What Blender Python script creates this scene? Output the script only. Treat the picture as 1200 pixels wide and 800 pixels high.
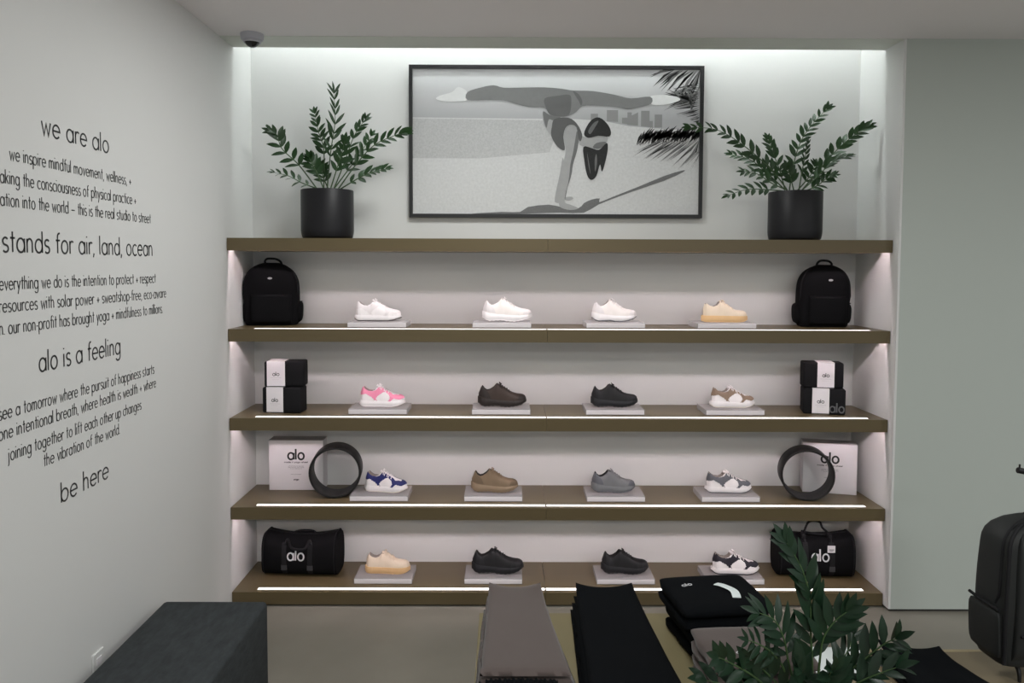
import bpy, bmesh, math, random
import numpy as np
from mathutils import Vector, Matrix, noise
R = math.radians
random.seed(7)
for o in list(bpy.data.objects): bpy.data.objects.remove(o)
scn = bpy.context.scene
COL = scn.collection

# ------------------------------------------------------------------ camera
CAM = np.array([1.5285, -4.1294, 1.9112]); F = 880.37; PX = 595.07; PY = 354.97
yaw, pitch, roll = 0.0036, -0.0497, 0.0035
_fw = np.array([math.sin(yaw)*math.cos(pitch), math.cos(yaw)*math.cos(pitch), math.sin(pitch)])
_r = np.array([math.cos(yaw), -math.sin(yaw), 0.0]); _u = np.cross(_r, _fw)
cR = math.cos(roll)*_r + math.sin(roll)*_u; cU = -math.sin(roll)*_r + math.cos(roll)*_u
cam_d = bpy.data.cameras.new('camera'); cam = bpy.data.objects.new('camera', cam_d); COL.objects.link(cam)
cam.matrix_world = Matrix([[cR[0], cU[0], -_fw[0], CAM[0]], [cR[1], cU[1], -_fw[1], CAM[1]], [cR[2], cU[2], -_fw[2], CAM[2]], [0, 0, 0, 1]])
cam_d.sensor_width = 36; cam_d.lens = F/1200*36; cam_d.shift_x = (600-PX)/1200; cam_d.shift_y = (PY-400)/1200
cam_d.clip_start = .05
scn.camera = cam
def ray(x, y): return _fw + (x-PX)/F*cR - (y-PY)/F*cU
def atY(x, y, Y): d = ray(x, y); return CAM + (Y-CAM[1])/d[1]*d
def atX(x, y, X): d = ray(x, y); return CAM + (X-CAM[0])/d[0]*d
def atZ(x, y, Z): d = ray(x, y); return CAM + (Z-CAM[2])/d[2]*d

# ------------------------------------------------------------------ light and exposure
scn.view_settings.view_transform = 'Standard'; scn.view_settings.look = 'None'
scn.view_settings.gamma = 1; scn.view_settings.exposure = 0.17; scn.view_settings.use_curve_mapping = False
W = bpy.data.worlds.new('world'); scn.world = W; W.use_nodes = True
W.node_tree.nodes['Background'].inputs[0].default_value = (.96, 1.0, 1.0, 1)
W.node_tree.nodes['Background'].inputs[1].default_value = .45
LED_STRIP = 1.6      # bright line set in each shelf top
LED_UNDER = 68.0      # hidden strip in the groove under each shelf
LED_COVE = 43.0       # strip above the ceiling edge
def area_light(name, loc, sx, sy, power, col):
    l = bpy.data.lights.new(name, 'AREA'); l.shape = 'RECTANGLE'; l.size = sx; l.size_y = sy; l.energy = power; l.color = col
    o = bpy.data.objects.new(name, l); COL.objects.link(o); o.location = loc; return o
# unseen ceiling lamps, added and placed to fill the walls and ceiling
for lx, ly, lp in ((1.45, -1.0, 25), (1.75, -4.4, 23), (3.8, -4.6, 38), (5.8, -3.0, 30), (2.2, -7.0, 80), (5.0, -7.0, 60)):
    area_light('ceiling_fill', (lx, ly, 3.12), .5, .5, lp, (.98, 1, .985))

# ------------------------------------------------------------------ materials
def s2l(c):
    def f(v):
        v /= 255.0
        return v/12.92 if v <= .04045 else ((v+.055)/1.055)**2.4
    return tuple(f(v) for v in c) + (1,)
MATS = {}
def mat(name, col, rough=.6, metal=0, spec=.5, var=0, vscale=8, bump=0, bscale=200, trans=0, coat=0, stretch=None, ior=1.45, sheen=0):
    """col in linear rgb; var = colour mottling, bump = fine relief"""
    if name in MATS: return MATS[name]
    m = bpy.data.materials.new(name); m.use_nodes = True; nt = m.node_tree; N = nt.nodes; L = nt.links
    b = N['Principled BSDF']; c = tuple(col)[:3] + (1,)
    b.inputs['Base Color'].default_value = c; b.inputs['Roughness'].default_value = rough
    b.inputs['Metallic'].default_value = metal; b.inputs['Specular IOR Level'].default_value = spec
    b.inputs['Transmission Weight'].default_value = trans; b.inputs['Coat Weight'].default_value = coat
    b.inputs['IOR'].default_value = ior; b.inputs['Sheen Weight'].default_value = sheen
    tc = N.new('ShaderNodeTexCoord'); src = tc.outputs['Object']
    if stretch:
        mp = N.new('ShaderNodeMapping'); mp.inputs['Scale'].default_value = stretch; L.new(src, mp.inputs['Vector']); src = mp.outputs['Vector']
    if var:
        n = N.new('ShaderNodeTexNoise'); n.inputs['Scale'].default_value = vscale; n.inputs['Detail'].default_value = 5
        L.new(src, n.inputs['Vector'])
        mx = N.new('ShaderNodeMix'); mx.data_type = 'RGBA'; L.new(n.outputs['Fac'], mx.inputs['Factor'])
        mx.inputs[6].default_value = tuple(max(0, v*(1-var)) for v in c[:3]) + (1,)
        mx.inputs[7].default_value = tuple(min(1, v*(1+var)) for v in c[:3]) + (1,)
        L.new(mx.outputs[2], b.inputs['Base Color'])
    if bump:
        n2 = N.new('ShaderNodeTexNoise'); n2.inputs['Scale'].default_value = bscale; n2.inputs['Detail'].default_value = 3
        L.new(src, n2.inputs['Vector'])
        bp = N.new('ShaderNodeBump'); bp.inputs['Strength'].default_value = bump; bp.inputs['Distance'].default_value = .002
        L.new(n2.outputs['Fac'], bp.inputs['Height']); L.new(bp.outputs['Normal'], b.inputs['Normal'])
    MATS[name] = m; return m
def emit(name, col, s):
    m = bpy.data.materials.new(name); m.use_nodes = True; b = m.node_tree.nodes['Principled BSDF']
    b.inputs['Base Color'].default_value = (.8, .8, .8, 1)
    b.inputs['Emission Color'].default_value = tuple(col) + (1,); b.inputs['Emission Strength'].default_value = s
    MATS[name] = m; return m

M_LWALL = mat('left wall paint', (.68, .68, .67), .55, var=.02, vscale=1.5, bump=.05, bscale=300)
M_BACK = mat('alcove paint', (.70, .70, .69), .5, spec=.4, bump=.05, bscale=300)
M_RWALL = mat('right wall paint', (.475, .515, .480), .55, bump=.05, bscale=300)
M_CEIL = mat('ceiling paint', (.82, .79, .80), .8)
M_FLOOR = mat('polished concrete', (.235, .218, .185), .34, var=.22, vscale=2.6, bump=.04, bscale=60)
M_SHELF = mat('olive brown laminate', (.118, .089, .045), .36, spec=.4, var=.05, vscale=14, stretch=(.15, 1, 1))
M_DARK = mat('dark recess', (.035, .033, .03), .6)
M_TABLE = mat('tan laminate', (.215, .180, .095), .4, var=.04, vscale=10, stretch=(.2, 1, 1))
M_TABLE2 = mat('tan laminate lower', (.185, .145, .090), .4, var=.04, vscale=10, stretch=(.2, 1, 1))
M_LITEDGE = mat('lit edge tone', (.36, .29, .17), .4)
M_STRIP = emit('white light strip', (1, .96, .94), LED_STRIP)
M_UNDER = emit('hidden light strip', (1, .84, .90), LED_UNDER)
M_COVE = emit('cove light strip', (.90, 1, .97), LED_COVE)
M_BLACK = mat('black fabric', (.0042, .0042, .005), .9, spec=.15, bump=.25, bscale=500)
M_BLACK2 = mat('black webbing', (.0065, .0065, .008), .7, spec=.3)
M_POT = mat('charcoal ceramic', (.009, .0085, .0105), .45, spec=.35)
M_SOIL = mat('potting soil', (.02, .015, .01), .95, var=.4, vscale=60, bump=1, bscale=90)
M_LEAF = mat('dark glossy leaf', (.014, .042, .011), .36, spec=.4, var=.45, vscale=9)
M_LEAF2 = mat('deep green leaf', (.007, .022, .010), .38, spec=.35, var=.5, vscale=11)
M_STEM = mat('plant stem', (.045, .085, .03), .5)
M_FRAME = mat('black frame', (.012, .012, .013), .45)
M_ACRYL = mat('clear acrylic', (.62, .60, .61), .35, spec=.3)
M_ACRYL.node_tree.nodes['Principled BSDF'].inputs['Alpha'].default_value = .36
M_EDGEA = mat('lit acrylic front', (.62, .59, .61), .2, spec=.5)
M_WHITE = mat('white paper', (.74, .71, .73), .6)
M_INK = mat('black ink', (.012, .012, .013), .6)
M_TEXT = mat('charcoal vinyl', (.020, .021, .022), .5)
M_GREYINK = mat('grey ink', (.30, .28, .30), .7)
M_SILVER = mat('pale grey print', (.62, .62, .64), .5)
M_FOAM = mat('black foam', (.0065, .0065, .0075), .75, spec=.2)
M_WHEEL = mat('black rubber', (.012, .0115, .0115), .5, spec=.3)
M_BENCH = mat('charcoal woven fabric', (.040, .045, .048), .9, spec=.2, var=.45, vscale=45, bump=.8, bscale=170, stretch=(1, .35, 1))
M_TAUPE = mat('taupe jersey', (.088, .068, .063), .9, spec=.15, var=.05, vscale=30, bump=.15, bscale=400, sheen=.2)
M_JET = mat('black jersey', (.0030, .0036, .0046), .95, spec=.1, bump=.2, bscale=400)
M_MESHPACK = mat('charcoal ripstop', (.013, .0145, .0145), .6, spec=.4, var=.3, vscale=5, bump=.2, bscale=600)
M_STEEL = mat('blackened steel', (.012, .012, .013), .4, metal=.3)
M_CAMW = mat('camera housing', (.50, .50, .55), .5)
M_DOME = mat('smoked dome', (.012, .012, .014), .08, spec=.6)

# ------------------------------------------------------------------ helpers
def obj(name, vf, m, parent=None, loc=(0, 0, 0), rot=(0, 0, 0), smooth=None):
    v, f = vf
    me = bpy.data.meshes.new(name); me.from_pydata([tuple(p) for p in v], [], f); me.update()
    bm = bmesh.new(); bm.from_mesh(me); bmesh.ops.recalc_face_normals(bm, faces=bm.faces)
    if smooth is not None:
        for fc in bm.faces: fc.smooth = True
        for e in bm.edges:
            if len(e.link_faces) == 2 and e.calc_face_angle(0) > R(smooth): e.smooth = False
    bm.to_mesh(me); bm.free()
    if m: me.materials.append(m)
    o = bpy.data.objects.new(name, me); COL.objects.link(o)
    if parent is not None: o.parent = parent
    o.location = loc; o.rotation_euler = rot
    return o
def thing(name, label, cat, loc=(0, 0, 0), rz=0, group=None, rot=None):
    o = bpy.data.objects.new(name, None); COL.objects.link(o); o.empty_display_size = .05
    o.location = loc; o.rotation_euler = rot or (0, 0, rz); o['label'] = label; o['category'] = cat
    if group: o['group'] = group
    return o
def tag(o, label, cat, group=None):
    o['label'] = label; o['category'] = cat
    if group: o['group'] = group
    return o
def struct(o): o['kind'] = 'structure'; return o
def merge(*vfs):
    V = []; Fs = []
    for v, f in vfs:
        n = len(V); V += [tuple(p) for p in v]; Fs += [tuple(i+n for i in q) for q in f]
    return V, Fs
def xf(vf, loc=(0, 0, 0), rz=0, M=None):
    T = M if M is not None else Matrix.Translation(loc) @ Matrix.Rotation(rz, 4, 'Z')
    return [tuple(T @ Vector(p)) for p in vf[0]], vf[1]
def box(x0, x1, y0, y1, z0, z1):
    v = [(x, y, z) for x in (x0, x1) for y in (y0, y1) for z in (z0, z1)]
    return v, [(0, 1, 3, 2), (4, 6, 7, 5), (0, 4, 5, 1), (2, 3, 7, 6), (0, 2, 6, 4), (1, 5, 7, 3)]
def rbox(x0, x1, y0, y1, z0, z1, r=.003, seg=2):
    bm = bmesh.new(); v, f = box(x0, x1, y0, y1, z0, z1)
    vs = [bm.verts.new(p) for p in v]
    for q in f: bm.faces.new([vs[i] for i in q])
    bmesh.ops.bevel(bm, geom=list(bm.edges), offset=r, segments=seg, profile=.5, affect='EDGES')
    bm.verts.index_update()
    out = [tuple(p.co) for p in bm.verts], [tuple(p.index for p in fc.verts) for fc in bm.faces]
    bm.free(); return out
def lathe(prof, n=40, c=(0, 0, 0)):
    """prof: (radius, z) list, open ends are capped when radius is 0"""
    V = []; Fs = []
    for r_, z in prof:
        for k in range(n): a = 2*math.pi*k/n; V.append((c[0]+r_*math.cos(a), c[1]+r_*math.sin(a), c[2]+z))
    for i in range(len(prof)-1):
        for k in range(n): Fs.append((i*n+k, i*n+(k+1) % n, (i+1)*n+(k+1) % n, (i+1)*n+k))
    Fs.append(tuple(range(n))[::-1]); Fs.append(tuple(range((len(prof)-1)*n, len(prof)*n)))
    return V, Fs
def loft(secs, close=True, caps=True):
    n = len(secs[0]); V = [tuple(p) for s in secs for p in s]; Fs = []
    for i in range(len(secs)-1):
        for k in range(n if close else n-1): Fs.append((i*n+k, i*n+(k+1) % n, (i+1)*n+(k+1) % n, (i+1)*n+k))
    if caps: Fs.append(tuple(range(n))[::-1]); Fs.append(tuple(range((len(secs)-1)*n, len(secs)*n)))
    return V, Fs
def smooth_path(pts, n=8, closed=False):
    P = [Vector(p) for p in pts]; out = []; m = len(P)
    for i in range(m if closed else m-1):
        if closed: a, b, c, d = P[i-1], P[i], P[(i+1) % m], P[(i+2) % m]
        else: a, b, c, d = P[max(i-1, 0)], P[i], P[i+1], P[min(i+2, m-1)]
        for k in range(n):
            t = k/n
            out.append(.5*((2*b)+(c-a)*t+(2*a-5*b+4*c-d)*t*t+(3*b-a-3*c+d)*t**3))
    if not closed: out.append(P[-1])
    return out
def tube(path, rad, n=8, flat=1.0, up=None):
    P = [Vector(p) for p in path]; secs = []
    prev = None
    for i, p in enumerate(P):
        t = (P[min(i+1, len(P)-1)]-P[max(i-1, 0)]).normalized()
        if up is not None: a = (Vector(up)-t*t.dot(Vector(up)))
        elif prev is None: a = t.orthogonal()
        else: a = prev-t*t.dot(prev)
        if a.length < 1e-6: a = t.orthogonal()
        a.normalize(); prev = a; b = t.cross(a)
        rr = rad(i/(len(P)-1)) if callable(rad) else rad
        secs.append([p+a*(rr*flat*math.cos(2*math.pi*k/n))+b*(rr*math.sin(2*math.pi*k/n)) for k in range(n)])
    return loft(secs)
def prism(poly, y0, y1):
    """poly of (x,z) extruded along y"""
    n = len(poly); V = [(x, y0, z) for x, z in poly]+[(x, y1, z) for x, z in poly]
    Fs = [tuple(range(n)), tuple(range(n, 2*n))[::-1]]+[(k, (k+1) % n, n+(k+1) % n, n+k) for k in range(n)]
    return V, Fs
def lerp_tab(tab, x):
    xs = [t[0] for t in tab]; ys = [t[1] for t in tab]
    return float(np.interp(x, xs, ys))
def sm(a, b, x): t = min(1, max(0, (x-a)/(b-a))); return t*t*(3-2*t)
def superel(hx, hy, n=32, e=4.0, cx=0, cy=0):
    out = []
    for k in range(n):
        a = 2*math.pi*k/n; c, s = math.cos(a), math.sin(a)
        out.append((cx+hx*math.copysign(abs(c)**(2/e), c), cy+hy*math.copysign(abs(s)**(2/e), s)))
    return out

# ------------------------------------------------------------------ stroke lettering (x-height 1)
def arc(cx, cy, rx, ry, a0, a1, n=14):
    return [(cx+rx*math.cos(R(a0+(a1-a0)*k/n)), cy+ry*math.sin(R(a0+(a1-a0)*k/n))) for k in range(n+1)]
EL = lambda cx=.42: arc(cx, .5, .42, .5, 90, 450, 22)
ARCH = lambda x, w=.6: ([(x, 0), (x, 1)], [(x, .55)]+arc(x+w/2, .62, w/2, .38, 180, 0, 10)+[(x+w, 0)])
GL = {
 'a': (1.14, [EL(), [(.84, 1), (.84, 0)]]), 'b': (1.14, [EL(), [(0, 1.6), (0, 0)]]),
 'c': (.98, [arc(.42, .5, .42, .5, 48, 312, 18)]), 'd': (1.14, [EL(), [(.84, 1.6), (.84, 0)]]),
 'e': (1.1, [[(.0, .52), (.84, .52)]+arc(.42, .5, .42, .5, 4, 318, 20)]),
 'f': (.72, [[(.2, 0), (.2, 1.25)]+arc(.45, 1.25, .25, .3, 180, 75, 7), [(0, 1), (.5, 1)]]),
 'g': (1.14, [EL(), [(.84, 1), (.84, -.15)]+arc(.44, -.15, .4, .38, 0, -150, 9)]),
 'h': (.95, [[(0, 1.6), (0, 0)], ARCH(0)[1]]), 'i': (.36, [[(0, 1), (0, 0)], [(0, 1.36), (0, 1.46)]]),
 'j': (.38, [[(0, 1), (0, -.2)]+arc(-.2, -.2, .2, .28, 0, -90, 6), [(0, 1.36), (0, 1.46)]]),
 'k': (.9, [[(0, 1.6), (0, 0)], [(.55, 1), (0, .42)], [(.2, .6), (.6, 0)]]), 'l': (.36, [[(0, 1.6), (0, 0)]]),
 'm': (1.4, [*ARCH(0, .5), [(.5, .62)]+arc(.77, .62, .27, .38, 180, 0, 10)+[(1.04, 0)]]), 'n': (.95, [*ARCH(0)]),
 'o': (1.14, [EL()]), 'p': (1.14, [EL(), [(0, 1), (0, -.55)]]), 'q': (1.14, [EL(), [(.84, 1), (.84, -.55)]]),
 'r': (.66, [[(0, 1), (0, 0)], [(0, .55)]+arc(.28, .6, .28, .38, 180, 50, 8)]),
 's': (.82, [arc(.3, .75, .27, .25, 35, 250, 12)+arc(.3, .24, .29, .25, 80, -145, 12)]),
 't': (.72, [[(.24, 1.45), (.24, 0)], [(0, 1), (.5, 1)]]),
 'u': (.95, [[(0, 1), (0, .4)]+arc(.3, .4, .3, .4, 180, 360, 10)+[(.6, 1)], [(.6, 1), (.6, 0)]]),
 'v': (.9, [[(0, 1), (.33, 0), (.66, 1)]]), 'w': (1.3, [[(0, 1), (.27, 0), (.52, .85), (.77, 0), (1.04, 1)]]),
 'x': (.86, [[(0, 1), (.6, 0)], [(.6, 1), (0, 0)]]), 'y': (.9, [[(0, 1), (.33, 0)], [(.66, 1), (.14, -.55)]]),
 'z': (.86, [[(0, 1), (.6, 1), (0, 0), (.6, 0)]]), ',': (.36, [[(.06, .08), (-.04, -.25)]]), '.': (.34, [[(0, 0), (0, .1)]]),
 '+': (1.0, [[(.02, .5), (.72, .5)], [(.37, .14), (.37, .86)]]), '-': (.6, [[(0, .5), (.36, .5)]]), '_': (1.2, [[(0, .5), (.9, .5)]]),
 "'": (.3, [[(0, 1.6), (0, 1.25)]]), ' ': (.62, []),
}
def text_adv(s, tr=0): return sum(GL[c][0]+tr for c in s)
def text_mesh(s, fn, sx, sz, weight, depth=.0006, tr=0):
    """fn(x, z, d) -> 3D point; sx / sz size of one x-height; weight = stroke width in metres"""
    V = []; Fs = []; pen = 0
    for ch in s:
        adv, strokes = GL[ch]
        for st in strokes:
            P = [Vector(((pen+x)*sx, z*sz)) for x, z in st]; n = len(P); b = len(V)
            closed = (P[0]-P[-1]).length < 1e-6
            for i, p in enumerate(P):
                a = P[i-1] if i else (P[-2] if closed else P[0]); c = P[i+1] if i < n-1 else (P[1] if closed else P[-1])
                t1 = (p-a).normalized() if (p-a).length > 0 else (c-p).normalized(); t2 = (c-p).normalized() if (c-p).length > 0 else t1
                t = (t1+t2); t = t.normalized() if t.length > .1 else t1
                nn = Vector((-t.y, t.x)); k = 1/max(.5, nn.dot(Vector((-t1.y, t1.x)))); h = weight/2*k
                for q, d in ((p+nn*h, 0), (p-nn*h, 0), (p-nn*h, depth), (p+nn*h, depth)): V.append(tuple(fn(q.x, q.y, d)))
            for i in range(n-1):
                for k in range(4): Fs.append((b+4*i+k, b+4*i+(k+1) % 4, b+4*i+4+(k+1) % 4, b+4*i+4+k))
            if not closed: Fs += [(b, b+1, b+2, b+3), (b+4*n-4, b+4*n-1, b+4*n-2, b+4*n-3)]
        pen += adv+tr
    return V, Fs
def front_text(s, cx, y, zb, width, xh, weight, tr=0):
    """flat text on a face that looks towards -y, centred on cx"""
    sx = width/(text_adv(s, tr)-.3-tr)
    return text_mesh(s, lambda x, z, d: (cx-width/2+x, y-d, zb+z), sx, xh, weight, tr=tr)

# ------------------------------------------------------------------ setting
WD = 3.66; D = .44; H = 3.129; FR = -.0575
SZ = [2.0585, 1.5572, 1.0623, .561, .0792]; TH = .0690
ROOM_X = 8.5; ROOM_Y = -9.0
struct(obj('floor', box(-.1, ROOM_X, ROOM_Y, D+.1, -.1, 0), M_FLOOR))
struct(obj('wall_left', box(-.1, 0, ROOM_Y, D, 0, H+.75), M_LWALL))
struct(obj('wall_back', box(-.1, WD+.1, D, D+.1, 0, H+.75), M_BACK))
struct(obj('wall_right', box(WD+.012, ROOM_X, FR, D, .016, H+.75), M_RWALL))
struct(obj('trim_1', box(WD, WD+.012, FR+.0005, D, .016, H+.75), M_BACK))
struct(obj('gap_shade_right', box(WD+.012, ROOM_X, FR+.012, D, 0, .016), M_DARK))  # recessed strip coloured dark for the shade in the gap under the wall
SLOT = .150
struct(obj('ceiling', merge(box(0, ROOM_X, ROOM_Y, FR, H, H+.05), box(0, WD, SLOT-.02, SLOT, H, H+.72),
                            box(0, WD, SLOT-.02, D, H+.69, H+.72)), M_CEIL))
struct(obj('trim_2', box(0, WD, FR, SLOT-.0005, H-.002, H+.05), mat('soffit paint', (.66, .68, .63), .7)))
o = obj('cove_light', box(.03, WD-.03, SLOT+.030, SLOT+.055, H+.60, H+.607), M_COVE); tag(o, 'white light strip hidden in the slot above the back wall', 'light strip')

# ------------------------------------------------------------------ display shelves
SHN = [('topmost wall shelf carrying the two potted plants under the framed picture', 0),
       ('wall shelf second from the top, with a black backpack at each end', 1),
       ('middle wall shelf with stacked black foam blocks at both ends', 2),
       ('wall shelf with white boxes and black wheels at its ends', 3),
       ('lowest wall shelf just above the floor, with duffel bags at both ends', 4)]
for lab, i in SHN:
    z = SZ[i]
    t = thing('wall_shelf', 'olive brown '+lab, 'shelf', (0, 0, z), group='lit shelves of the alcove')
    gz = -TH+.049
    for k, (xa, xb) in enumerate(((.004, 1.7615), (1.7630, WD-.004))):
        if i == 4: prof = [(0, -TH), (0, 0), (D-.001, 0), (D-.001, -TH)]
        else: prof = [(0, -TH), (0, 0), (D-.001, 0), (D-.001, -TH), (.112, -TH), (.112, gz), (.040, gz), (.040, -TH)]
        n = len(prof); V = [(x, y, zz) for x in (xa, xb) for y, zz in prof]
        Fs = [(a, (a+1) % n, n+(a+1) % n, n+a) for a in range(n)]
        if n == 4: Fs += [(0, 1, 2, 3), (4, 7, 6, 5)]
        else:
            q = [(0, 1, 6, 7), (1, 2, 5, 6), (2, 3, 4, 5)]
            Fs += q+[tuple(n+a for a in f[::-1]) for f in q]
        obj('board', (V, Fs), M_SHELF, t)
        x0, x1 = ((.135, 1.758) if k == 0 else (1.766, 3.565))
        if i: obj('light_strip', box(x0, x1, .033, .060, -.004, .0008), M_STRIP, t)['label'] = 'glowing white light strip'
        if i < 4: obj('lamp', box(x0-.125 if k == 0 else x0, x1+.085 if k else x1, .0455, .0515, gz-.003, gz-.0002), M_UNDER, t)
    if i == 4:
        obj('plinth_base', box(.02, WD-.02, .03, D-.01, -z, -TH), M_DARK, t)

# ------------------------------------------------------------------ framed picture
AX0, AX1, AZ0, AZ1 = .952, 2.709, 2.200, 3.101
aw, ah = AX1-AX0, AZ1-AZ0; AY = D-.045
art = thing('framed_picture', 'black framed black and white beach photograph of a handstand on the back wall', 'picture', (AX0, D-.001, AZ0))
fw_, dp = .021, .044
fr = merge(box(0, aw, -dp, 0, 0, fw_), box(0, aw, -dp, 0, ah-fw_, ah), box(0, fw_, -dp, 0, fw_, ah-fw_), box(aw-fw_, aw, -dp, 0, fw_, ah-fw_))
obj('frame', fr, M_FRAME, art)
PW, PH = aw-2*fw_, ah-2*fw_; PXL = fw_; PZ = fw_; PYY = -.030
def pic(x, y): return (PXL+(x-48)/1072*PW, PZ+(612-y)/540*PH)
def grey(v): return s2l((v, v, v))[:3]
def pmat(v, var=0, vs=30, stretch=None): return mat('print grey %d %s' % (v, var), tuple(c*1.15 for c in grey(v)), .55, spec=.3, var=var, vscale=vs, stretch=stretch)
LAY = [0]
def layer(names, polys, m, parent, sm_=True, n=4, joined=False):
    LAY[0] += 1; y1 = PYY-.0002*LAY[0]; vfs = []; out = []
    for p in polys:
        q = [Vector((*pic(*a), 0)) for a in p]
        if sm_: q = smooth_path(q, n, closed=True)
        q = [(min(PXL+PW, max(PXL, a.x)), min(PZ+PH, max(PZ, a.y))) for a in q]
        vfs.append(prism(q, y1+.000022*len(vfs) if not joined else y1, y1+.00019))
    if joined: return obj(names, merge(*vfs), m, parent)
    for k, vf in enumerate(vfs): out.append(obj(names if isinstance(names, str) else names[k], vf, m, parent))
    return out[0]
prt = obj('print', box(PXL-.004, PXL+PW+.004, PYY, PYY+.012, PZ-.004, PZ+PH+.004), pmat(186, .16, 70), art)
# sky with a soft fade to the horizon (picture content)
def sky_mat():
    m = bpy.data.materials.new('print sky'); m.use_nodes = True; N = m.node_tree.nodes; L = m.node_tree.links; b = N['Principled BSDF']
    tc = N.new('ShaderNodeTexCoord'); sp = N.new('ShaderNodeSeparateXYZ'); mr = N.new('ShaderNodeMapRange'); cr = N.new('ShaderNodeValToRGB')
    L.new(tc.outputs['Object'], sp.inputs[0]); L.new(sp.outputs['Z'], mr.inputs['Value'])
    mr.inputs['From Min'].default_value = pic(0, 260)[1]; mr.inputs['From Max'].default_value = pic(0, 72)[1]
    L.new(mr.outputs[0], cr.inputs[0]); e = cr.color_ramp.elements
    e[0].position = 0; e[0].color = (.36, .36, .37, 1); e[1].position = 1; e[1].color = (.72, .73, .74, 1)
    x = e.new(.55); x.color = (.52, .52, .53, 1)
    L.new(cr.outputs[0], b.inputs['Base Color']); b.inputs['Roughness'].default_value = .55; return m
layer('sky', [[(40, 60), (1130, 60), (1130, 300), (860, 282), (760, 262), (660, 256), (40, 252)]], sky_mat(), prt, False)
layer('beach', [[(40, 256), (600, 262), (560, 380), (300, 404), (40, 404)]], pmat(168, .25, 110), prt, False)
layer('tower', [[(773, 222), (815, 222), (815, 266), (773, 264)], [(850, 230), (866, 230), (866, 242), (890, 230), (890, 280), (850, 276)], [(901, 224), (933, 224), (933, 262), (945, 262), (945, 286), (901, 282)],
      [(830, 250), (850, 250), (850, 274), (830, 271)], [(952, 238), (980, 238), (980, 286), (952, 286)], [(713, 236), (740, 236), (740, 262), (713, 260)]], pmat(128), prt, False)
layer('ground_shadow', [[(260, 612), (380, 604), (450, 604), (480, 585), (560, 576), (610, 586), (668, 590), (690, 570), (720, 556), (750, 552), (748, 566), (800, 545), (900, 505), (990, 467), (1062, 445), (1060, 453), (990, 485),
      (860, 530), (745, 575), (690, 606), (600, 606), (450, 611)]], pmat(100, .25, 120), prt, True, 2)
rp = random.Random(3); dk = []; lt = []
def sliver(lst, a, b, w):
    d = Vector((b[0]-a[0], b[1]-a[1])); nn = Vector((-d.y, d.x)).normalized()*w; mid = (a[0]+d.x*.45, a[1]+d.y*.45)
    lst.append([a, (mid[0]+nn.x, mid[1]+nn.y), b, (mid[0]-nn.x, mid[1]-nn.y)])
for k in range(26):   # upper frond, leaves hanging from beyond the top edge
    x = 940+k*7.6; sliver(dk if k % 3 else lt, (x+60+rp.uniform(0, 30), 60), (x-10+rp.uniform(-8, 8)+k*.8, 100+k*5.5+rp.uniform(-12, 25)), rp.uniform(3, 6))
for k in range(24):   # middle frond, fanning left and down from the right edge
    a = R(150+k*5.2); ln = rp.uniform(110, 160)
    sliver(dk if k % 4 else lt, (1128-k*2, 150+k*4), (1120+ln*math.cos(a), 165+k*3-ln*math.sin(a)*-.75), rp.uniform(3, 6))
for k in range(34):   # low frond, drooping to the sand
    t = k/33; x = 900+t*225
    sliver(dk, (x+40, 285+rp.uniform(-8, 14)), (x-12+rp.uniform(-8, 8), 345+rp.uniform(-12, 14)-t*10), rp.uniform(3.5, 6))
    sliver(dk if k % 3 == 0 else lt, (x+90, 320+t*20), (x-30+t*30, 385+t*70+rp.uniform(-15, 15)), rp.uniform(1.6, 3.2))
for k in range(22):   # dense heart of the low frond and a second fan behind it
    t = k/21; sliver(dk, (905+t*220, 300-t*12+rp.uniform(-6, 6)), (885+t*225, 352-t*16+rp.uniform(-8, 8)), rp.uniform(4, 7))
    a = R(165+k*4.5); sliver(lt if k % 2 else dk, (1130, 120+k*7), (1130+125*math.cos(a)+rp.uniform(-12, 12), 150+k*6+rp.uniform(-10, 10)), rp.uniform(2.5, 4.5))
layer('palm_fronds', dk, pmat(40), prt, False, joined=True); layer('palm_fronds', lt, pmat(110), prt, False, joined=True)
fig = prt
layer(['foot', 'foot'], [[(135, 183), (150, 171), (195, 158), (213, 141), (232, 143), (252, 158), (252, 187), (215, 192), (165, 192)], [(932, 172), (975, 165), (1030, 171), (1046, 184), (1010, 197), (970, 203), (936, 198)]], pmat(204, .06, 40), prt, True, 3)
layer(['torso', 'arm', 'hand', 'arm', 'face'], [[(535, 224), (560, 240), (620, 248), (645, 262), (600, 268), (575, 300), (578, 332), (545, 292), (533, 256)],
      [(609, 400), (598, 465), (586, 520), (580, 558), (584, 568), (600, 566), (606, 520), (616, 440)], [(618, 549), (642, 546), (650, 553), (636, 560), (620, 558)],
      [(622, 288), (642, 278), (661, 290), (669, 330), (661, 380), (648, 425), (641, 470), (622, 530), (618, 566), (640, 576), (669, 589), (640, 596), (602, 586), (596, 560), (602, 520), (607, 470), (612, 420), (620, 372), (612, 322)],
      [(672, 318), (700, 325), (740, 316), (776, 320), (770, 350), (745, 368), (715, 362), (672, 352)]], pmat(148, .08, 40), prt, True, 3)
layer(['arm_shade', 'torso_shade', 'face_shade'], [[(662, 300), (669, 330), (661, 380), (648, 425), (641, 470), (622, 530), (618, 560), (626, 520), (634, 470), (638, 425), (648, 380), (656, 330)], [(535, 228), (560, 242), (600, 250), (576, 262), (556, 258), (548, 290), (538, 262)], [(735, 345), (768, 340), (768, 352), (745, 366), (722, 362)]], pmat(100), prt, True, 3)
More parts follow.
